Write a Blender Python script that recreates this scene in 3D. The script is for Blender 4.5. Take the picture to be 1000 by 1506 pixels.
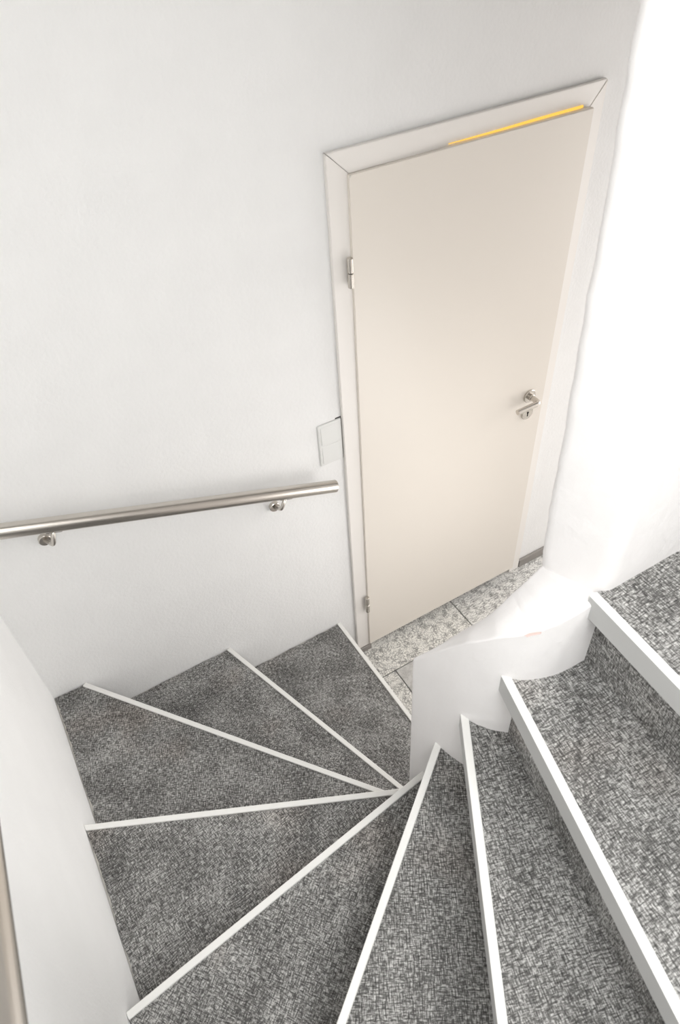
import bpy, bmesh, math, random
from mathutils import Vector, Matrix

for o in list(bpy.data.objects):
    bpy.data.objects.remove(o)
random.seed(7)
COL = bpy.context.scene.collection
S = bpy.context.scene

# ------------------------------------------------------------------ camera
FPX = 1040.73
CAM = Vector((-0.89932, -1.56186, 2.61987))
ROT = Matrix(((0.8610898, 0.3914431, -0.3244945),
              (-0.5053500, 0.5884830, -0.6311174),
              (-0.0560871, 0.7074320, 0.7045525)))
cd = bpy.data.cameras.new('camera')
cd.sensor_fit = 'VERTICAL'
cd.sensor_height = 36.0
cd.lens = FPX * 36.0 / 1506.0
cd.clip_start = 0.02
cd.dof.use_dof = True
cd.dof.focus_distance = 2.45
cd.dof.aperture_fstop = 9.0
cam = bpy.data.objects.new('camera', cd)
COL.objects.link(cam)
cam.matrix_world = Matrix.Translation(CAM) @ ROT.to_4x4()
S.camera = cam

# ------------------------------------------------------------------ world, light, exposure
w = bpy.data.worlds.new('stairwell_ambient')
w.use_nodes = True
w.node_tree.nodes['Background'].inputs[0].default_value = (0.80, 0.88, 1.0, 1)
w.node_tree.nodes['Background'].inputs[1].default_value = 0.3
S.world = w


def area(name, loc, target, size, power, color, size_y=None):
    l = bpy.data.lights.new(name, 'AREA')
    l.shape = 'RECTANGLE'
    l.size = size
    l.size_y = size_y or size
    l.energy = power
    l.color = color
    o = bpy.data.objects.new(name, l)
    o.location = loc
    o.rotation_euler = (Vector(target) - Vector(loc)).to_track_quat('-Z', 'Y').to_euler()
    COL.objects.link(o)
    return o


area('camera_side_fill', (-0.75, -1.8, 2.7), (-0.8, -0.85, 0.4), 0.7, 5.8, (0.975, 0.993, 1.0), 0.4)  # added fill from behind the camera, no window modelled here
area('flight_fill', (0.3, -1.7, 3.6), (-0.3, -1.5, 1.5), 0.4, 8.0, (1.0, 0.99, 0.975))  # unseen area light added above the flight to brighten the upper treads
area('hall_side_fill', (2.4, -0.55, 1.2), (-1.0, -0.6, 0.7), 0.8, 11.2, (1.0, 0.985, 0.97), 1.4)  # added fill panel, out of view, lifts the door and lower wall
area('hall_low_fill', (0.3, -0.98, 0.9), (-0.9, 0.0, 0.6), 0.8, 3.2, (1.0, 0.985, 0.97), 0.8)  # second added fill, hidden behind the stringer wall, no fixture

S.view_settings.view_transform = 'Standard'
S.view_settings.look = 'None'
S.view_settings.gamma = 1.0
S.view_settings.use_curve_mapping = False
S.view_settings.exposure = 1.0


# ------------------------------------------------------------------ pixel helper
def ray(p):
    return ROT @ Vector(((p[0] - 500) / FPX, -(p[1] - 753) / FPX, -1.0))


def at_y(p, y):
    r = ray(p)
    return CAM + r * ((y - CAM.y) / r.y)


def at_z(p, z):
    r = ray(p)
    return CAM + r * ((z - CAM.z) / r.z)


# ------------------------------------------------------------------ materials
def mat(name, col, rough=0.6, metal=0.0):
    m = bpy.data.materials.new(name)
    m.use_nodes = True
    b = m.node_tree.nodes['Principled BSDF']
    b.inputs['Base Color'].default_value = (*col, 1)
    b.inputs['Roughness'].default_value = rough
    b.inputs['Metallic'].default_value = metal
    return m, m.node_tree, b


def N(nt, t, **kw):
    n = nt.nodes.new(t)
    for k, v in kw.items():
        if k.startswith('i_'):
            n.inputs[k[2:].replace('_', ' ')].default_value = v
        else:
            setattr(n, k, v)
    return n


def L(nt, a, b):
    nt.links.new(a, b)


def plaster(name, col, bump=0.35, scale=95):
    m, nt, b = mat(name, col, 0.92)
    tc = N(nt, 'ShaderNodeTexCoord')
    n1 = N(nt, 'ShaderNodeTexNoise', i_Scale=scale, i_Detail=4.0, i_Roughness=0.6)
    n2 = N(nt, 'ShaderNodeTexNoise', i_Scale=9.0, i_Detail=3.0)
    L(nt, tc.outputs['Object'], n1.inputs['Vector'])
    L(nt, tc.outputs['Object'], n2.inputs['Vector'])
    ad = N(nt, 'ShaderNodeMath', operation='MULTIPLY_ADD')
    L(nt, n2.outputs['Fac'], ad.inputs[0])
    ad.inputs[1].default_value = 1.5
    L(nt, n1.outputs['Fac'], ad.inputs[2])
    bp = N(nt, 'ShaderNodeBump', i_Strength=bump, i_Distance=0.004)
    L(nt, ad.outputs[0], bp.inputs['Height'])
    L(nt, bp.outputs[0], b.inputs['Normal'])
    cr = N(nt, 'ShaderNodeMapRange')
    cr.inputs['To Min'].default_value = 0.97
    cr.inputs['To Max'].default_value = 1.03
    L(nt, n2.outputs['Fac'], cr.inputs['Value'])
    mx = N(nt, 'ShaderNodeMix', data_type='RGBA', blend_type='MULTIPLY')
    mx.inputs['Factor'].default_value = 1.0
    mx.inputs['A'].default_value = (*col, 1)
    L(nt, cr.outputs[0], mx.inputs['B'])
    L(nt, mx.outputs['Result'], b.inputs['Base Color'])
    return m


M_WALL = plaster('white_roughcast', (0.91, 0.905, 0.895))
M_CORE = plaster('white_trowelled_plaster', (0.85, 0.828, 0.818), 0.35, 45)
M_PAINT, _, _ = mat('white_gloss_paint', (0.78, 0.77, 0.74), 0.35)
M_NOSE, _, _ = mat('white_lacquered_edging', (0.87, 0.86, 0.83), 0.38)
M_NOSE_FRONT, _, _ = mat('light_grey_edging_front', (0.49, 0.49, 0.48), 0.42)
M_DOOR, _, _ = mat('cream_door_paint', (0.84, 0.785, 0.715), 0.38)
M_FRAME, _, _ = mat('cream_frame_paint', (0.90, 0.865, 0.825), 0.42)
M_DARK, _, _ = mat('dark_keyhole', (0.02, 0.018, 0.016), 0.8)
M_CHIP, _, _ = mat('red_brown_undercoat', (0.60, 0.47, 0.43), 0.9)
M_CRUMB, _, _ = mat('loose_plaster', (0.85, 0.84, 0.82), 0.9)
M_SWITCH, _, _ = mat('white_switch_plastic', (0.80, 0.80, 0.78), 0.3)
M_GROUT, _, _ = mat('grey_grout', (0.20, 0.20, 0.20), 0.9)
M_SKIRT, _, _ = mat('dark_grey_skirting_stone', (0.30, 0.28, 0.26), 0.5)
M_BODY = plaster('white_stair_body', (0.70, 0.67, 0.62), 0.3, 60)


def steel():
    m, nt, b = mat('brushed_stainless_steel', (0.62, 0.585, 0.54), 0.27, 1.0)
    tc = N(nt, 'ShaderNodeTexCoord')
    mp = N(nt, 'ShaderNodeMapping')
    mp.inputs['Scale'].default_value = (3, 260, 260)
    n = N(nt, 'ShaderNodeTexNoise', i_Scale=1.0, i_Detail=2.0)
    L(nt, tc.outputs['Object'], mp.inputs[0])
    L(nt, mp.outputs[0], n.inputs['Vector'])
    r = N(nt, 'ShaderNodeMapRange')
    r.inputs['To Min'].default_value = 0.2
    r.inputs['To Max'].default_value = 0.4
    L(nt, n.outputs['Fac'], r.inputs['Value'])
    return m


M_STEEL = steel()


def carpet():
    m, nt, b = mat('grey_crosshatch_carpet', (0.2, 0.2, 0.2), 0.95)
    b.inputs['Specular IOR Level'].default_value = 0.2
    uv = N(nt, 'ShaderNodeUVMap', uv_map='UVMap')

    def fib(sx, sy, det, off):
        mp = N(nt, 'ShaderNodeMapping')
        mp.inputs['Scale'].default_value = (sx, sy, 1)
        mp.inputs['Location'].default_value = (off, off * 1.7, off)
        n = N(nt, 'ShaderNodeTexNoise', i_Scale=1.0, i_Detail=det, i_Roughness=0.55)
        L(nt, uv.outputs[0], mp.inputs[0])
        L(nt, mp.outputs[0], n.inputs['Vector'])
        return n.outputs['Fac']

    def math_(op, a, c, d=None):
        n = N(nt, 'ShaderNodeMath', operation=op)
        for i, v in enumerate((a, c, d)):
            if v is None:
                continue
            if isinstance(v, (int, float)):
                n.inputs[i].default_value = v
            else:
                L(nt, v, n.inputs[i])
        return n.outputs[0]

    h1 = fib(66, 370, 2.0, 0.0)
    v1 = fib(370, 66, 2.0, 5.0)
    h2 = fib(150, 520, 1.0, 9.0)
    v2 = fib(520, 150, 1.0, 13.0)
    big = fib(9, 9, 2.0, 3.0)
    s = math_('ADD', h1, v1)
    s = math_('MULTIPLY', s, 0.5)
    s = math_('ADD', s, math_('MINIMUM', h1, v1))
    s = math_('MULTIPLY_ADD', h2, 0.55, s)
    s = math_('MULTIPLY_ADD', v2, 0.55, s)
    s = math_('MULTIPLY_ADD', big, 0.46, s)
    mr = N(nt, 'ShaderNodeMapRange')
    mr.inputs['From Min'].default_value = 1.35
    mr.inputs['From Max'].default_value = 2.09
    L(nt, s, mr.inputs['Value'])
    cr = N(nt, 'ShaderNodeValToRGB')
    cr.color_ramp.elements[0].position = 0.0
    cr.color_ramp.elements[0].color = (0.048, 0.047, 0.045, 1)
    cr.color_ramp.elements[1].position = 1.0
    cr.color_ramp.elements[1].color = (0.60, 0.59, 0.57, 1)
    e = cr.color_ramp.elements.new(0.45)
    e.color = (0.15, 0.147, 0.141, 1)
    L(nt, mr.outputs[0], cr.inputs[0])
    # traffic soiling, faintly brown
    geo = N(nt, 'ShaderNodeTexCoord')
    sn = N(nt, 'ShaderNodeTexNoise', i_Scale=4.3, i_Detail=2.0)
    L(nt, geo.outputs['Object'], sn.inputs['Vector'])
    sr = N(nt, 'ShaderNodeMapRange')
    sr.inputs['From Min'].default_value = 0.56
    sr.inputs['From Max'].default_value = 0.72
    L(nt, sn.outputs['Fac'], sr.inputs['Value'])
    sm = N(nt, 'ShaderNodeMath', operation='MULTIPLY')
    sm.inputs[1].default_value = 0.35
    L(nt, sr.outputs[0], sm.inputs[0])
    mx = N(nt, 'ShaderNodeMix', data_type='RGBA', blend_type='MULTIPLY')
    L(nt, sm.outputs[0], mx.inputs['Factor'])
    L(nt, cr.outputs[0], mx.inputs['A'])
    mx.inputs['B'].default_value = (1.0, 0.86, 0.78, 1)
    L(nt, mx.outputs['Result'], b.inputs['Base Color'])
    bp = N(nt, 'ShaderNodeBump', i_Strength=0.6, i_Distance=0.002)
    L(nt, s, bp.inputs['Height'])
    L(nt, bp.outputs[0], b.inputs['Normal'])
    return m


M_CARPET = carpet()


def granite(name, lo, hi, contrast, stretch):
    m, nt, b = mat(name, hi, 0.35)
    tc = N(nt, 'ShaderNodeTexCoord')
    mp = N(nt, 'ShaderNodeMapping')
    mp.inputs['Scale'].default_value = stretch
    mp.inputs['Rotation'].default_value = (0, 0, 0.5)
    L(nt, tc.outputs['Object'], mp.inputs[0])
    wn = N(nt, 'ShaderNodeTexNoise', i_Scale=14.0, i_Detail=2.0)
    L(nt, mp.outputs[0], wn.inputs['Vector'])
    mixv = N(nt, 'ShaderNodeMix', data_type='RGBA', blend_type='LINEAR_LIGHT')
    mixv.inputs['Factor'].default_value = 0.09
    L(nt, mp.outputs[0], mixv.inputs['A'])
    L(nt, wn.outputs['Color'], mixv.inputs['B'])
    v = N(nt, 'ShaderNodeTexVoronoi', feature='DISTANCE_TO_EDGE', i_Scale=60.0)
    L(nt, mixv.outputs['Result'], v.inputs['Vector'])
    n = N(nt, 'ShaderNodeTexNoise', i_Scale=150.0, i_Detail=2.0)
    L(nt, tc.outputs['Object'], n.inputs['Vector'])
    n3 = N(nt, 'ShaderNodeTexNoise', i_Scale=30.0, i_Detail=1.0)
    L(nt, tc.outputs['Object'], n3.inputs['Vector'])
    a = N(nt, 'ShaderNodeMapRange')
    a.inputs['From Max'].default_value = 0.22
    L(nt, v.outputs['Distance'], a.inputs['Value'])
    s = N(nt, 'ShaderNodeMath', operation='MULTIPLY_ADD')
    L(nt, a.outputs[0], s.inputs[0])
    s.inputs[1].default_value = contrast
    L(nt, n.outputs['Fac'], s.inputs[2])
    s2 = N(nt, 'ShaderNodeMath', operation='MULTIPLY_ADD')
    L(nt, n3.outputs['Fac'], s2.inputs[0])
    s2.inputs[1].default_value = 1.25
    L(nt, s.outputs[0], s2.inputs[2])
    r = N(nt, 'ShaderNodeMapRange')
    r.inputs['From Min'].default_value = 0.95
    r.inputs['From Max'].default_value = 1.28 + contrast * 0.75
    L(nt, s2.outputs[0], r.inputs['Value'])
    cr = N(nt, 'ShaderNodeValToRGB')
    cr.color_ramp.elements[0].color = (*lo, 1)
    cr.color_ramp.elements[1].color = (*hi, 1)
    L(nt, r.outputs[0], cr.inputs[0])
    L(nt, cr.outputs[0], b.inputs['Base Color'])
    return m


M_GRAN = granite('veined_grey_granite', (0.26, 0.255, 0.24), (0.90, 0.885, 0.84), 0.6, (1, 1.0, 1))
M_GRAN2 = granite('streaked_grey_granite', (0.26, 0.255, 0.245), (0.90, 0.89, 0.86), 0.6, (0.45, 1.6, 1))
M_STONE = granite('plain_grey_stone', (0.48, 0.47, 0.455), (0.64, 0.63, 0.61), 0.2, (1, 1, 1))

mg = bpy.data.materials.new('warm_lamp_glow')
mg.use_nodes = True
mg.node_tree.nodes.clear()
em = N(mg.node_tree, 'ShaderNodeEmission')
em.inputs[0].default_value = (1.0, 0.58, 0.11, 1)
em.inputs[1].default_value = 0.6
om = N(mg.node_tree, 'ShaderNodeOutputMaterial')
L(mg.node_tree, em.outputs[0], om.inputs[0])


# ------------------------------------------------------------------ mesh helpers
def obj(name, bm, m, parent=None, smooth=False, kind=None):
    bmesh.ops.recalc_face_normals(bm, faces=bm.faces)
    me = bpy.data.meshes.new(name)
    bm.to_mesh(me)
    bm.free()
    if smooth:
        for p in me.polygons:
            p.use_smooth = True
    me.materials.append(m)
    o = bpy.data.objects.new(name, me)
    COL.objects.link(o)
    if parent:
        o.parent = parent
    if kind:
        o['kind'] = kind
    return o


def empty(name, loc=(0, 0, 0)):
    o = bpy.data.objects.new(name, None)
    o.empty_display_size = 0.1
    COL.objects.link(o)
    o.location = loc
    return o


def tag(o, label, cat, group=None):
    o['label'] = label
    o['category'] = cat
    if group:
        o['group'] = group
    return o


def box(bm, lo, hi, bev=0.0, seg=2):
    r = bmesh.ops.create_cube(bm, size=1.0)
    vs = r['verts']
    for v in vs:
        v.co = Vector([lo[i] + (v.co[i] + 0.5) * (hi[i] - lo[i]) for i in range(3)])
    if bev:
        es = list({e for v in vs for e in v.link_edges})
        bmesh.ops.bevel(bm, geom=es, offset=bev, segments=seg, affect='EDGES', profile=0.5)
    return bm


def prism(bm, pts, z0, z1):
    """pts: plan polygon; z0/z1 bottom and top."""
    a = [bm.verts.new((p[0], p[1], z0)) for p in pts]
    b = [bm.verts.new((p[0], p[1], z1)) for p in pts]
    n = len(pts)
    bm.faces.new(b)
    bm.faces.new(a[::-1])
    for i in range(n):
        j = (i + 1) % n
        bm.faces.new((a[i], a[j], b[j], b[i]))
    return bm


def tube(bm, path, r, seg=24, cap=True, rr=None):
    path = [Vector(p) for p in path]
    rings = []
    up = None
    for i, p in enumerate(path):
        if i == 0:
            d = path[1] - path[0]
        elif i == len(path) - 1:
            d = path[-1] - path[-2]
        else:
            d = (path[i + 1] - path[i]).normalized() + (path[i] - path[i - 1]).normalized()
        d.normalize()
        if up is None:
            up = Vector((0, 0, 1)) if abs(d.z) < 0.9 else Vector((0, 1, 0))
        s = d.cross(up).normalized()
        u = s.cross(d).normalized()
        up = u
        k = rr[i] if rr else r
        rings.append([bm.verts.new(p + s * (k * math.cos(2 * math.pi * j / seg)) + u * (k * math.sin(2 * math.pi * j / seg))) for j in range(seg)])
    for a, b in zip(rings, rings[1:]):
        for j in range(seg):
            q = (j + 1) % seg
            bm.faces.new((a[j], a[q], b[q], b[j]))
    if cap:
        bm.faces.new(rings[0][::-1])
        bm.faces.new(rings[-1])
    return bm


def capped_rod(bm, a, b, r, ch=0.0015, seg=28):
    """rod with a small chamfer at both ends."""
    a, b = Vector(a), Vector(b)
    d = (b - a).normalized()
    return tube(bm, [a, a + d * ch, b - d * ch, b], r, seg, True, [r - ch, r, r, r - ch])


def bend(pts, rad=0.01, n=6):
    """round the corners of a polyline."""
    pts = [Vector(p) for p in pts]
    out = [pts[0]]
    for i in range(1, len(pts) - 1):
        a = (pts[i - 1] - pts[i]).normalized() * rad + pts[i]
        c = (pts[i + 1] - pts[i]).normalized() * rad + pts[i]
        for k in range(n + 1):
            t = k / n
            out.append(a * (1 - t) ** 2 + pts[i] * 2 * t * (1 - t) + c * t * t)
    out.append(pts[-1])
    return out


# ------------------------------------------------------------------ the setting
XL, YB, YF, XR = -1.19, 0.0, -1.96, 2.60
TOP = 4.2
TH = 0.12
OX0, OX1, OZ = -0.005, 0.775, 1.99       # door opening in the back wall

bm = bmesh.new()
for x0, x1, z0, z1 in ((XL - TH, OX0, -0.12, TOP), (OX1, XR + TH, -0.12, TOP), (OX0, OX1, OZ, TOP)):
    box(bm, (x0, 0.0, z0), (x1, TH, z1))
obj('wall_back', bm, M_WALL, kind='structure')
bm = bmesh.new()
box(bm, (XL - TH, YF - TH, -0.12), (XL, 0.0, TOP))
obj('wall_left', bm, M_WALL, kind='structure')
bm = bmesh.new()
box(bm, (XL, YF - TH, -0.12), (2.6, YF, TOP))
obj('wall_front', bm, M_WALL, kind='structure')
bm = bmesh.new()
box(bm, (XR, -1.03, -0.12), (XR + TH, 0.0, TOP))
obj('wall_right', bm, M_WALL, kind='structure')
bm = bmesh.new()
box(bm, (2.6, YF - TH, -0.12), (2.6 + TH, -1.0, TOP))
obj('wall_end', bm, M_WALL, kind='structure')
bm = bmesh.new()
box(bm, (XL - TH, YF - TH, TOP), (2.6 + TH, TH, TOP + 0.1))
obj('ceiling', bm, M_PAINT, kind='structure')

# pillar: end of the wall beside the upper flight, slightly wavy hand-made edge
SIL = [(785, 840), (791, 795), (797, 750), (803, 715), (808, 690), (815, 650), (820, 620), (828, 570), (835, 520),
       (843, 475), (850, 430), (859, 385), (868, 340), (874, 305), (880, 270), (887, 220), (893, 170), (901, 125),
       (908, 80), (915, 40), (922, 0)]
YP = -1.03
prof = []
for p in SIL:
    q = at_y(p, YP)
    prof.append((q.z, q.x))


def pil_x(z):
    if z <= prof[0][0]:
        return prof[0][1]
    if z >= prof[-1][0]:
        return prof[-1][1]
    for a, b in zip(prof, prof[1:]):
        if a[0] <= z <= b[0]:
            t = (z - a[0]) / (b[0] - a[0])
            return a[1] + (b[1] - a[1]) * t
    return prof[-1][1]


def loft(bm, rings, closed_ends=True):
    n = len(rings[0])
    vr = [[bm.verts.new(p) for p in r] for r in rings]
    for a, b in zip(vr, vr[1:]):
        for i in range(n):
            j = (i + 1) % n
            bm.faces.new((a[i], a[j], b[j], b[i]))
    if closed_ends:
        bm.faces.new(vr[0][::-1])
        bm.faces.new(vr[-1])


bm = bmesh.new()
rings = []
zs = [1.50 + i * 0.02 for i in range(56)] + [2.7, 3.0, 3.4, 3.8, TOP]
for z in zs:
    xf = pil_x(z) + (random.uniform(-0.0014, 0.0014) if z < 2.6 else 0)
    jn = random.uniform(-0.001, 0.001)
    xn, yn = -0.238 + jn, -1.150
    r = []
    # far side, rounded far corner, end face, rounded near corner, near side
    r.append(Vector((1.5, YP + 0.001, z)))
    for k in range(7):
        t = k / 6
        a = Vector((xf + 0.030, YP)); c = Vector((xf, YP)); e = Vector((xf + 0.006, YP - 0.026))
        q = a * (1 - t) ** 2 + c * 2 * t * (1 - t) + e * t * t
        r.append(Vector((q.x, q.y, z)))
    for k in range(9):
        t = k / 8
        a = Vector((xn - 0.008, yn + 0.020)); c = Vector((xn, yn)); e = Vector((xn + 0.022, yn))
        q = a * (1 - t) ** 2 + c * 2 * t * (1 - t) + e * t * t
        r.append(Vector((q.x, q.y, z)))
    r.append(Vector((2.6, yn - 0.003, z)))
    r.append(Vector((2.6, YP + 0.001, z)))
    rings.append(r)
loft(bm, rings)
o = obj('wall_center', bm, M_CORE, kind='structure')
for p in o.data.polygons:
    p.use_smooth = abs(p.normal.z) < 0.5 and p.area < 0.01

# curved stringer wall at the heart of the winders: inner curve, outer curve, rising top
INN = [((-0.4385, -0.928), 1.425), ((-0.4325, -0.955), 1.465), ((-0.425, -0.982), 1.512), ((-0.418, -1.010), 1.556),
       ((-0.410, -1.040), 1.600), ((-0.399, -1.068), 1.632), ((-0.385, -1.092), 1.660), ((-0.368, -1.111), 1.674),
       ((-0.350, -1.126), 1.685), ((-0.328, -1.137), 1.698), ((-0.305, -1.145), 1.710), ((-0.282, -1.149), 1.717),
       ((-0.260, -1.151), 1.722), ((-0.240, -1.151), 1.727), ((-0.220, -1.151), 1.730), ((-0.10, -1.151), 1.733)]
OUTP = [((616, 967), 1.430), ((641, 951), 1.50), ((660, 939), 1.53), ((682, 925), 1.565),
        ((705, 912), 1.60), ((720, 902), 1.625), ((736, 888), 1.645), ((750, 874), 1.66), ((762, 863), 1.675),
        ((774, 852), 1.69), ((786, 840), 1.70)]
OUT = []
for p, z in OUTP:
    q = at_z(p, z)
    OUT.append(((q.x, q.y), z))
OUT[0] = ((-0.4345, -0.9265), 1.426)
OUT += [((-0.262, -1.037), 1.705), ((-0.24, -1.034), 1.708), ((-0.2, -1.032), 1.71), ((-0.08, -1.030), 1.715)]


def spline(seq, n):
    P = [Vector((a[0][0], a[0][1], a[1])) for a in seq]
    res = []
    for i in range(n):
        t = i / (n - 1) * (len(P) - 1)
        k = min(int(t), len(P) - 2)
        f = t - k
        p0, p1, p2, p3 = P[max(k - 1, 0)], P[k], P[k + 1], P[min(k + 2, len(P) - 1)]
        res.append(0.5 * ((2 * p1) + (p2 - p0) * f + (2 * p0 - 5 * p1 + 4 * p2 - p3) * f * f + (3 * p1 - p0 - 3 * p2 + p3) * f ** 3))
    return res


NI = 70
si, so = spline(INN, NI), spline(OUT, NI)
bm = bmesh.new()
rings = []
for a, b in zip(si, so):
    wv = (b - a)
    wd = wv.length
    cr = min(0.006, wd * 0.3)
    dn = Vector((0, 0, 1))
    h = wv.normalized()
    jit = random.uniform(-0.0009, 0.0009)
    r = []
    for z in (-0.05, 0.3, 0.6, 0.9, 1.05, 1.2, 1.3):
        r.append(Vector((a.x + jit * 0.4, a.y + jit * 0.4, z)))
    r.append(a - dn * max(cr, 0.004))
    for k in (1, 2, 3):
        t = k / 4
        A, Bc, Cc = a - dn * max(cr, 0.004), a, a + h * cr
        r.append(A * (1 - t) ** 2 + Bc * 2 * t * (1 - t) + Cc * t * t)
    r.append(a + h * cr + dn * jit)
    for f in (0.33, 0.5, 0.67):
        r.append(a.lerp(b, f) + dn * (0.004 * math.sin(f * math.pi) + jit))
    r.append(b - h * cr + dn * jit)
    for k in (1, 2, 3):
        t = k / 4
        A, Bc, Cc = b - h * cr, b, b - dn * max(cr * 1.6, 0.004)
        r.append(A * (1 - t) ** 2 + Bc * 2 * t * (1 - t) + Cc * t * t)
    r.append(b - dn * max(cr * 1.6, 0.004))
    for z in (1.2, 0.9, 0.6, 0.3, -0.05):
        r.append(Vector((b.x, b.y, z)))
    rings.append(r)
loft(bm, rings)
core = obj('wall_inner', bm, M_CORE, smooth=True, kind='structure')
# below the upper flight the wall goes on to the right, closing the room at the door
bm = bmesh.new()
box(bm, (-0.12, -1.15, -0.12), (XR, YP, 1.6))
obj('wall_beneath', bm, M_CORE, kind='structure')

# chips in the paint of the stringer wall edge
def chip(pts_px, z, m, name):
    bm = bmesh.new()
    vs = []
    for p in pts_px:
        q = at_z(p, z)
        vs.append(Vector((q.x, q.y, q.z)))
    d = -ray(pts_px[0]).normalized() * 0.004
    a = [bm.verts.new(v) for v in vs]
    b = [bm.verts.new(v + d) for v in vs]
    n = len(vs)
    bm.faces.new(b)
    bm.faces.new(a[::-1])
    for i in range(n):
        j = (i + 1) % n
        bm.faces.new((a[i], a[j], b[j], b[i]))
    o = obj(name, bm, m, core, kind='structure')
    return o


cp = chip([(771, 934.5), (778, 931.5), (790, 929.5), (797, 929), (795, 932.5), (784, 934.5), (775, 937)], 1.694, M_CHIP, 'paint_chip')
cp['label'] = 'small reddish chip in the white paint'
# ------------------------------------------------------------------ floor with stone tiles
bm = bmesh.new()
box(bm, (XL - TH, YF - TH, -0.14), (2.6, TH, -0.006))
floor = obj('floor', bm, M_GROUT, kind='structure')
J = 0.0022
rows = [(-0.006 + TH, -0.172, [-0.60, 0.008 - 0.2, 0.437, 1.04, 1.64, 2.24, 2.60]),
        (-0.172, -0.475, [-0.60, 0.020, 0.62, 1.22, 1.82, 2.42, 2.60]),
        (-0.475, -0.775, [-0.60, -0.28, 0.32, 0.92, 1.52, 2.12, 2.60]),
        (-0.775, -1.028, [-0.60, 0.020, 0.62, 1.22, 1.82, 2.42, 2.60])]
rows[0] = (TH - 0.006, -0.172, [-0.60, -0.165, 0.437, 1.04, 1.64, 2.24, 2.60])
for ri, (ya, yb, xs) in enumerate(rows):
    for ci, (xa, xb) in enumerate(zip(xs, xs[1:])):
        ytop = ya
        bm = bmesh.new()
        box(bm, (xa + J, yb + J, -0.03), (xb - J, ytop - J, random.uniform(-0.0006, 0.0006)), 0.0012, 1)
        m = M_GRAN
        if ri == 0 and ci == 2:
            m = M_GRAN2
        if ri == 1 and ci == 1 or ri == 2 and ci in (0, 2) or ri == 3 and ci == 2:
            m = M_STONE
        if ri == 1 and ci == 2:
            m = M_GRAN2
        t = obj('tile', bm, m, floor)
        t['kind'] = 'structure'
# stone skirting right of the door and a short end left of it
bm = bmesh.new()
box(bm, (0.832, -0.014, 0.0), (2.598, -0.001, 0.046), 0.0015, 1)
obj('baseboard_back', bm, M_SKIRT, kind='structure')
bm = bmesh.new()
box(bm, (-0.125, -0.010, 0.0), (-0.004, -0.001, 0.030), 0.0015, 1)
bmesh.ops.translate(bm, verts=bm.verts, vec=(0, -0.012, 0))
obj('baseboard_left', bm, M_SKIRT, kind='structure')

# ------------------------------------------------------------------ door
door = empty('door_1', (0.0, 0.0, 0.0))
door['kind'] = 'structure'


def slab_quad(bm, f, dy):
    """front quad f (TL, TR, BR, BL), thickness dy to +y."""
    a = [bm.verts.new(p) for p in f]
    b = [bm.verts.new((p[0], p[1] + dy, p[2])) for p in f]
    bm.faces.new(a)
    bm.faces.new(b[::-1])
    for i in range(4):
        j = (i + 1) % 4
        bm.faces.new((a[i], b[i], b[j], a[j]))


# leaf, standing a little open at its lock side
lf = [at_y((512.5, 257.5), -0.022), at_y((874.5, 158), -0.036), at_y((754, 835), -0.036), at_y((544, 947), -0.022)]
bm = bmesh.new()
slab_quad(bm, lf, 0.019)
bmesh.ops.bevel(bm, geom=bm.edges[:], offset=0.0018, segments=2, affect='EDGES')
leaf = obj('door_leaf', bm, M_DOOR, door)
# lintel and jambs, mitred at the corners
fo = dict(x0=-0.068, x1=0.825, z1=2.050, xi0=-0.006, xi1=0.770, zi=1.992, fy=-0.014)


def casing(name, quad):
    bm = bmesh.new()
    a = [bm.verts.new((x, fo['fy'], z)) for x, z in quad]
    b = [bm.verts.new((x, 0.0, z)) for x, z in quad]
    bm.faces.new(a)
    bm.faces.new(b[::-1])
    for i in range(4):
        j = (i + 1) % 4
        bm.faces.new((a[i], b[i], b[j], a[j]))
    bmesh.ops.bevel(bm, geom=bm.edges[:], offset=0.0016, segments=2, affect='EDGES')
    return obj(name, bm, M_FRAME, door)


g = 0.0006
casing('frame_jamb', [(fo['x0'], 0.002), (fo['xi0'], 0.002), (fo['xi0'], fo['zi']), (fo['x0'], fo['z1'])])
casing('frame_jamb', [(fo['xi1'], 0.002), (fo['x1'], 0.002), (fo['x1'], fo['z1'] + 0.004), (fo['xi1'], fo['zi'])])
casing('frame_head', [(fo['x0'] + g * 2, fo['z1'] + g), (fo['xi0'] + g, fo['zi'] + g), (fo['xi1'] - g, fo['zi'] + g), (fo['x1'] - g * 2, fo['z1'] + 0.004 + g)])
# frame lining in the wall thickness
for name, lo, hi in (('frame_lining', (-0.010, 0.0, 0.0), (0.012, TH, 1.990)), ('frame_lining', (0.758, 0.0, 0.0), (0.776, TH, 1.990)),
                     ('frame_lining', (0.012, 0.0, 1.972), (0.758, TH, 1.990))):
    bm = bmesh.new()
    box(bm, lo, hi, 0.001, 1)
    obj(name, bm, M_FRAME, door)
bm = bmesh.new()
box(bm, (-0.01, TH - 0.012, -0.004), (0.776, TH, 1.985))
obj('room_side_panel', bm, M_FRAME, door)
# lamplight of the room behind shining through the gap over the leaf
bm = bmesh.new()
top = [(660, 211.5), (700, 200), (740, 188.5), (780, 176.5), (815, 166.5), (840, 159.5), (858, 154.5)]
bot = [(858, 158.0), (840, 164.5), (815, 171.5), (780, 181.0), (740, 191.5), (700, 202.0), (660, 212.2)]
ring = [at_y(p, -0.0165) for p in top + bot]
a = [bm.verts.new(v) for v in ring]
b = [bm.verts.new(v + Vector((0, 0.002, 0))) for v in ring]
bm.faces.new(a)
bm.faces.new(b[::-1])
for i in range(len(ring)):
    j = (i + 1) % len(ring)
    bm.faces.new((a[i], b[i], b[j], a[j]))
gl = obj('light_gap', bm, mg, door)
gl['label'] = 'glowing yellow gap of lamplight above the door leaf'

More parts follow.
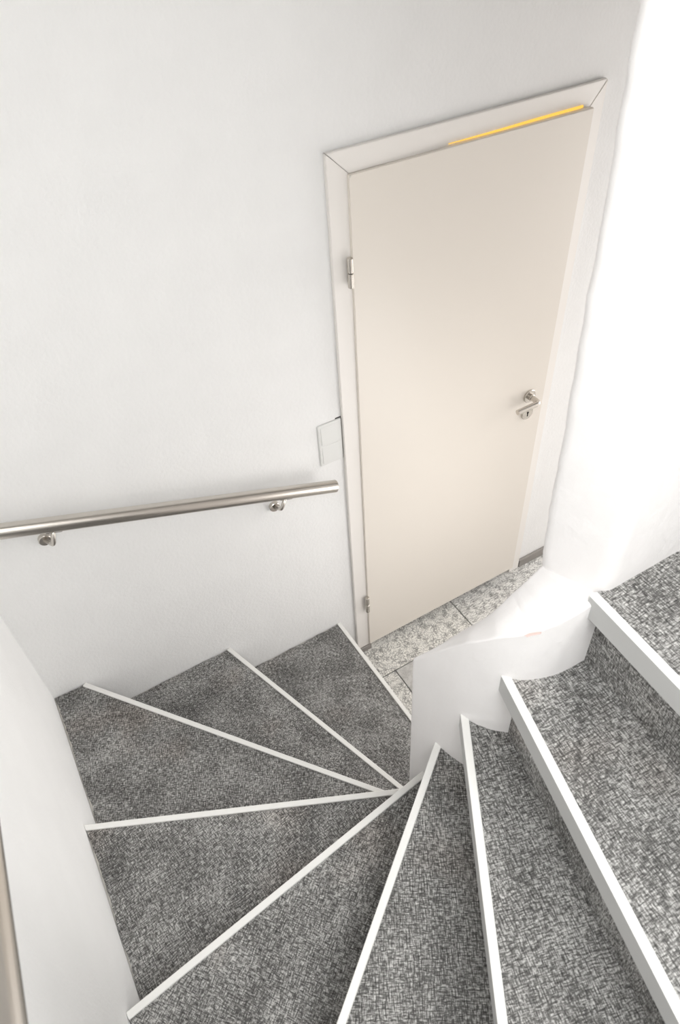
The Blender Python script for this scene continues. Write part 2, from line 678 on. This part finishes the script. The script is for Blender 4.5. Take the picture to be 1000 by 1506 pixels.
# hinges
for (pa, pb) in (((514.5, 379.5), (516.5, 423)), ((540, 879), (541, 899))):
    A, B = at_y(pa, -0.030), at_y(pb, -0.030)
    x = (A.x + B.x) / 2
    zt, zb = A.z, B.z
    bm = bmesh.new()
    mid = (zt + zb) / 2
    capped_rod(bm, (x, -0.030, zb), (x, -0.030, mid - 0.001), 0.0085, 0.001)
    capped_rod(bm, (x, -0.030, mid + 0.001), (x, -0.030, zt), 0.0085, 0.001)
    hg = obj('hinge', bm, M_STEEL, door, smooth=False)
    bm = bmesh.new()
    box(bm, (x, -0.026, zb + 0.01), (x + 0.012, -0.020, zt - 0.008), 0.001, 1)
    obj('hinge_plate', bm, M_STEEL, hg)
# little screw cap near the top corner of the leaf
q = at_y((515, 259.5), -0.022)
bm = bmesh.new()
capped_rod(bm, (q.x, -0.0235, q.z), (q.x, -0.020, q.z), 0.0025, 0.0005, 12)
obj('screw_cap', bm, M_BODY, door)

# lever handle
FY = -0.034
rz = at_y((779.5, 583), FY - 0.006)
kz = at_y((775.5, 608), FY - 0.006)
bm = bmesh.new()
capped_rod(bm, (rz.x, FY + 0.003, rz.z), (rz.x, FY - 0.008, rz.z), 0.0262, 0.0015, 40)
hd = obj('door_handle', bm, M_STEEL, door)
bm = bmesh.new()
ln = at_y((757.5, 611), FY - 0.055)
path = bend([(rz.x, FY - 0.006, rz.z), (rz.x, FY - 0.055, rz.z), (ln.x + 0.01, FY - 0.055, rz.z)], 0.014, 8)
path = [Vector(p) for p in path]
tube(bm, path[:1] + path[1:], 0.0098, 24)
obj('lever', bm, M_STEEL, hd, smooth=False)
bm = bmesh.new()
capped_rod(bm, (rz.x, FY - 0.006, rz.z), (rz.x, FY - 0.020, rz.z), 0.013, 0.001, 24)
obj('lever_collar', bm, M_STEEL, hd)
bm = bmesh.new()
capped_rod(bm, (kz.x, FY + 0.003, kz.z), (kz.x, FY - 0.008, kz.z), 0.0262, 0.0015, 40)
es = obj('keyhole_rosette', bm, M_STEEL, door)
bm = bmesh.new()
capped_rod(bm, (kz.x, FY - 0.004, kz.z + 0.005), (kz.x, FY - 0.0088, kz.z + 0.005), 0.0045, 0.0002, 16)
box(bm, (kz.x - 0.0022, FY - 0.0088, kz.z - 0.012), (kz.x + 0.0022, FY - 0.004, kz.z + 0.004))
obj('keyhole', bm, M_DARK, es)

# ------------------------------------------------------------------ light switch
sw = empty('light_switch', (-0.111, 0.0, 1.197))
tag(sw, 'white double light switch, two rockers one above the other, left of the door frame', 'light switch')


def local(bm, root):
    bmesh.ops.translate(bm, verts=bm.verts, vec=-root.location)
    return bm


bm = bmesh.new()
box(bm, (-0.154, -0.006, 1.117), (-0.0705, 0.0, 1.279), 0.003, 3)
obj('switch_plate', local(bm, sw), M_SWITCH, sw)
for z0, z1 in ((1.2025, 1.270), (1.127, 1.1945)):
    bm = bmesh.new()
    box(bm, (-0.145, -0.0085, z0), (-0.079, -0.004, z1), 0.0015, 2)
    for v in bm.verts:                      # rockers are slightly tilted
        if v.co.y < -0.006:
            v.co.y += 0.0015 * (v.co.z - z0) / (z1 - z0)
    obj('rocker', local(bm, sw), M_SWITCH, sw)

# open joint between the plate and the door frame
bm = bmesh.new()
box(bm, (-0.0703, -0.0012, 1.115), (-0.0685, 0.0, 1.283))
box(bm, (-0.088, -0.0012, 1.2795), (-0.0703, 0.0, 1.2825))
o = obj('open_joint', local(bm, sw), M_DARK, sw)
o['label'] = 'dark open joint beside the plate'

# ------------------------------------------------------------------ handrails
RR = 0.0205


def bracket(root, x, y, zr, wall, rose=None, elbow=None, head=None):
    """round rose on the wall, bent rod up to the underside of the rail; wall: 'back' or 'left'."""
    bm = bmesh.new()
    if wall == 'back':
        r0 = Vector((x, 0.0, zr - 0.052))
        n = Vector((0, -1, 0))
        rail_c = Vector((x, y, zr))
        if rose:
            r0 = at_y(rose, 0.0)
    else:
        r0 = Vector((XL, y, zr - 0.052))
        n = Vector((1, 0, 0))
        rail_c = Vector((x, y, zr))
    capped_rod(bm, r0 - n * 0.001, r0 + n * 0.014, 0.0175, 0.002)
    br = obj('rail_bracket', local(bm, root), M_STEEL, root)
    off = 0.075
    bm = bmesh.new()
    if rose:
        eb = at_y(elbow, -0.078)
        hx = at_y(head, -0.075).x
        rail_c = Vector((hx, y, ze + slope * (hx - xe)))
        tube(bm, bend([r0 + n * 0.010, eb, rail_c + Vector((0, 0, -RR + 0.003))], 0.012, 8), 0.0062, 16)
    else:
        tube(bm, bend([r0 + n * 0.010, r0 + n * off + Vector((0, 0, -0.008)), rail_c + Vector((0, 0, -RR + 0.003))], 0.012, 8), 0.0062, 16)
    obj('bracket_rod', local(bm, root), M_STEEL, br, smooth=True)
    bm = bmesh.new()
    d = Vector((1, 0, -0.3535)) if wall == 'back' else Vector((0, 1, -0.25))
    d.normalize()
    c = rail_c + Vector((0, 0, -RR - 0.0005))
    tube(bm, [c - d * 0.024, c - d * 0.020, c + d * 0.020, c + d * 0.024], 0.007, 12, True, [0.004, 0.007, 0.007, 0.004])
    for v in bm.verts:
        v.co.z = c.z + (v.co.z - c.z) * 1.0
    obj('saddle', local(bm, root), M_STEEL, br)


slope = (1.0824 - 1.4108) / (-0.1446 + 1.0729)
xe = -0.143
ze = 1.0824
hr = empty('handrail', (xe, -0.075, ze))
tag(hr, 'brushed steel handrail sloping down the back wall towards the door', 'handrail')
bm = bmesh.new()
capped_rod(bm, (-1.113, -0.075, ze + slope * (-1.113 - xe)), (xe, -0.075, ze), RR, 0.002, 40)
obj('rail_tube', local(bm, hr), M_STEEL, hr)
for rose, elbow, head in (((402, 743), (414, 749), (421, 736)), ((65, 791), (79, 801), (82, 787))):
    bracket(hr, -0.3, -0.075, 1.1, 'back', rose, elbow, head)
hr2 = empty('handrail', (-1.113, -0.30, 1.70))
tag(hr2, 'dark reflecting steel handrail on the left wall, entering at the bottom left corner', 'handrail')
bm = bmesh.new()


def zl(y):
    return 1.928 + (-1.18 - y) * 0.24


capped_rod(bm, (-1.107, -0.35, zl(-0.35)), (-1.107, -1.90, zl(-1.90)), RR, 0.002, 40)
obj('rail_tube', local(bm, hr2), M_STEEL, hr2)
for y in (-0.55, -1.70):
    bracket(hr2, -1.107, y, zl(y), 'left')

# ------------------------------------------------------------------ staircase
# nosing lines: outer end, inner end (front top edge of the white edging)
ST = {1: ((-0.136, 0.0), (-0.120, -1.035)),
      2: ((-0.597, 0.0), (-0.262, -1.038)),
      3: ((-1.084, 0.0), (-0.345, -0.950)),
      4: ((-1.190, -0.559), (-0.432, -0.915)),
      5: ((-1.190, -1.060), (-0.408, -0.9625)),
      6: ((-1.190, -1.5638), (-0.400, -0.9785)),
      7: ((-0.9557, -1.955), (-0.380, -0.9997)),
      8: ((-0.6050, -1.955), (-0.372, -1.080)),
      9: ((-0.3250, -1.955), (-0.2620, -1.142)),
      10: ((0.030, -1.955), (0.030, -1.150)),
      11: ((0.300, -1.955), (0.300, -1.150)),
      12: ((0.570, -1.955), (0.570, -1.150))}
ZN = {n: 0.261 + 0.184 * (n - 1) for n in ST}
ZN[0] = 0.0
stairs = empty('staircase', (-0.136, -0.3, 0.0))
tag(stairs, 'winding staircase with grey crosshatch carpet and white edge strips', 'staircase')
NW, NH = 0.015, 0.045


def line_dir(n):
    O, I = Vector(ST[n][0]), Vector(ST[n][1])
    d = (I - O).normalized()
    return O, I, d, Vector((-d.y, d.x))     # normal points down the stairs


def uvs(bm, fn):
    lay = bm.loops.layers.uv.new('UVMap')
    for f in bm.faces:
        for l in f.loops:
            l[lay].uv = fn(l.vert.co)


def tread_poly(n, inset, back, front):
    """plan polygon of tread n: from its own nosing (front behind it) to under nosing n+1 (back behind that)."""
    O, I, d, nr = line_dir(n)
    if n + 1 in ST:
        O2, I2, d2, nr2 = line_dir(n + 1)
    else:
        O2, I2, d2, nr2 = O + Vector((0.9, 0)), I + Vector((0.9, 0)), d, nr
    ins = []
    # direction along the outer wall for sliding ends of each line on the wall
    a = O - nr * front
    b = I - nr * front
    c = I2 - nr2 * back
    e = O2 - nr2 * back

    def clampw(p):
        return Vector((max(p.x, XL + inset), min(max(p.y, YF + inset), YB - inset)))

    a, e = clampw(a + Vector((0, 0))), clampw(e)
    # slide a and e exactly onto the wall
    if n in (1, 2, 3):
        a.y = YB - inset
    if n in (4, 5, 6):
        a.x = XL + inset
    if n >= 7:
        a.y = YF + inset
    pts = [b, a]
    if n == 3:
        pts.append(Vector((XL + inset, YB - inset)))
        e.x = XL + inset
    elif n < 3:
        e.y = YB - inset
    elif n in (4, 5):
        e.x = XL + inset
    elif n == 6:
        pts.append(Vector((XL + inset, YF + inset)))
        e.y = YF + inset
    else:
        e.y = YF + inset
    pts += [e, c]
    return pts


def ragged(pts, amt):
    """subdivide wall-side edges and jitter them so the carpet edge is cut by hand."""
    out = []
    m = len(pts)
    for i in range(m):
        a, b = pts[i], pts[(i + 1) % m]
        out.append(a)
        on = (abs(a.x - b.x) < 1e-4 and a.x < XL + 0.02) or (abs(a.y - b.y) < 1e-4 and a.y > -0.02)
        if on and (b - a).length > 0.05:
            k = int((b - a).length / 0.012)
            d = (b - a).normalized()
            nn = Vector((-d.y, d.x))
            if nn.dot(Vector((-0.5, -0.9)) - a) < 0:
                nn = -nn
            s = 0
            for j in range(1, k):
                s = 0.6 * s + random.uniform(-1, 1) * 0.6
                out.append(a.lerp(b, j / k) + nn * (amt * (0.6 + s)))
    return out


for n in range(1, 13):
    O, I, d, nr = line_dir(n)
    zt = ZN[n]
    if n + 1 in ST:
        _, _, d2, nr2 = line_dir(n + 1)
        O2 = Vector(ST[n + 1][0])
    else:
        d2, nr2, O2 = d, nr, O
    # step body
    bm = bmesh.new()
    prism(bm, tread_poly(n, 0.0005, 0.045, 0.034), max(zt - 0.26, -0.02) if n > 1 else -0.02, zt - 0.007)
    bmesh.ops.translate(bm, verts=bm.verts, vec=-stairs.location)
    obj('step_body', bm, M_BODY, stairs)
    # carpet on the tread
    bm = bmesh.new()
    prism(bm, ragged(tread_poly(n, 0.003, 0.043, NW - 0.001), 0.003), zt - 0.007, zt - 0.0015)
    uvs(bm, lambda c: ((Vector((c.x, c.y)) - O2).dot(d2) + n * 3.1, (Vector((c.x, c.y)) - O2).dot(nr2) + n * 1.7))
    bmesh.ops.translate(bm, verts=bm.verts, vec=-stairs.location)
    tr = obj('tread', bm, M_CARPET, stairs)
    # carpet on the riser under this nosing
    bm = bmesh.new()
    a0, a1 = O - nr * 0.028, I - nr * 0.028
    if n <= 3:
        a0 = Vector((a0.x, YB - 0.002))
    elif n <= 6:
        a0 = Vector((XL + 0.002, a0.y))
    b0, b1 = a0 - nr * 0.007, a1 - nr * 0.007
    prism(bm, [a0, a1, b1, b0], ZN[n - 1] - 0.003, zt - 0.007)
    uvs(bm, lambda c: ((Vector((c.x, c.y)) - O).dot(d) + n * 2.3, c.z + n * 1.3))
    bmesh.ops.translate(bm, verts=bm.verts, vec=-stairs.location)
    obj('riser', bm, M_CARPET, stairs)
    # white edging: top strip, front face and a return under the lip
    sec = [(0.0, 0.0015), (-0.0012, 0.0027), (-NW + 0.0012, 0.0027), (-NW, 0.0015), (-NW, -0.007), (-0.030, -0.007),
           (-0.030, -NH + 0.004), (-0.006, -NH), (0.0, -NH + 0.001)]
    bm = bmesh.new()
    P0, P1 = O, I
    if n <= 3:
        P0 = O + d * 0.001
    if n == 3:
        P0 = O
    r0 = [bm.verts.new((P0.x + nr.x * s, P0.y + nr.y * s, zt + h)) for s, h in sec]
    r1 = [bm.verts.new((P1.x + nr.x * s, P1.y + nr.y * s, zt + h)) for s, h in sec]
    bm.faces.new(r0)
    bm.faces.new(r1[::-1])
    for i in range(len(sec)):
        j = (i + 1) % len(sec)
        bm.faces.new((r0[i], r1[i], r1[j], r0[j]))
    # trim what would run into the outer walls
    for co, no in (((XL + 0.001, 0, 0), (1, 0, 0)), ((0, YB - 0.001, 0), (0, -1, 0)), ((0, YF + 0.001, 0), (0, 1, 0))):
        res = bmesh.ops.bisect_plane(bm, geom=bm.verts[:] + bm.edges[:] + bm.faces[:], plane_co=co, plane_no=no, clear_inner=True)
        ed = [e for e in res['geom_cut'] if isinstance(e, bmesh.types.BMEdge)]
        if ed:
            bmesh.ops.edgenet_fill(bm, edges=ed)
    bmesh.ops.translate(bm, verts=bm.verts, vec=-stairs.location)
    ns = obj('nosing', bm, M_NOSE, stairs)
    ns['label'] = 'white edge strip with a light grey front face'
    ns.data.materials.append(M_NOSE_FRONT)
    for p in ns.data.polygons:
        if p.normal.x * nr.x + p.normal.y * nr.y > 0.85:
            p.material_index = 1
# landing slab beyond the last modelled step
bm = bmesh.new()
box(bm, (1.42, YF + 0.001, 2.10), (2.599, -1.152, ZN[12] - 0.002))
obj('trim_1', bm, M_BODY, kind='structure')
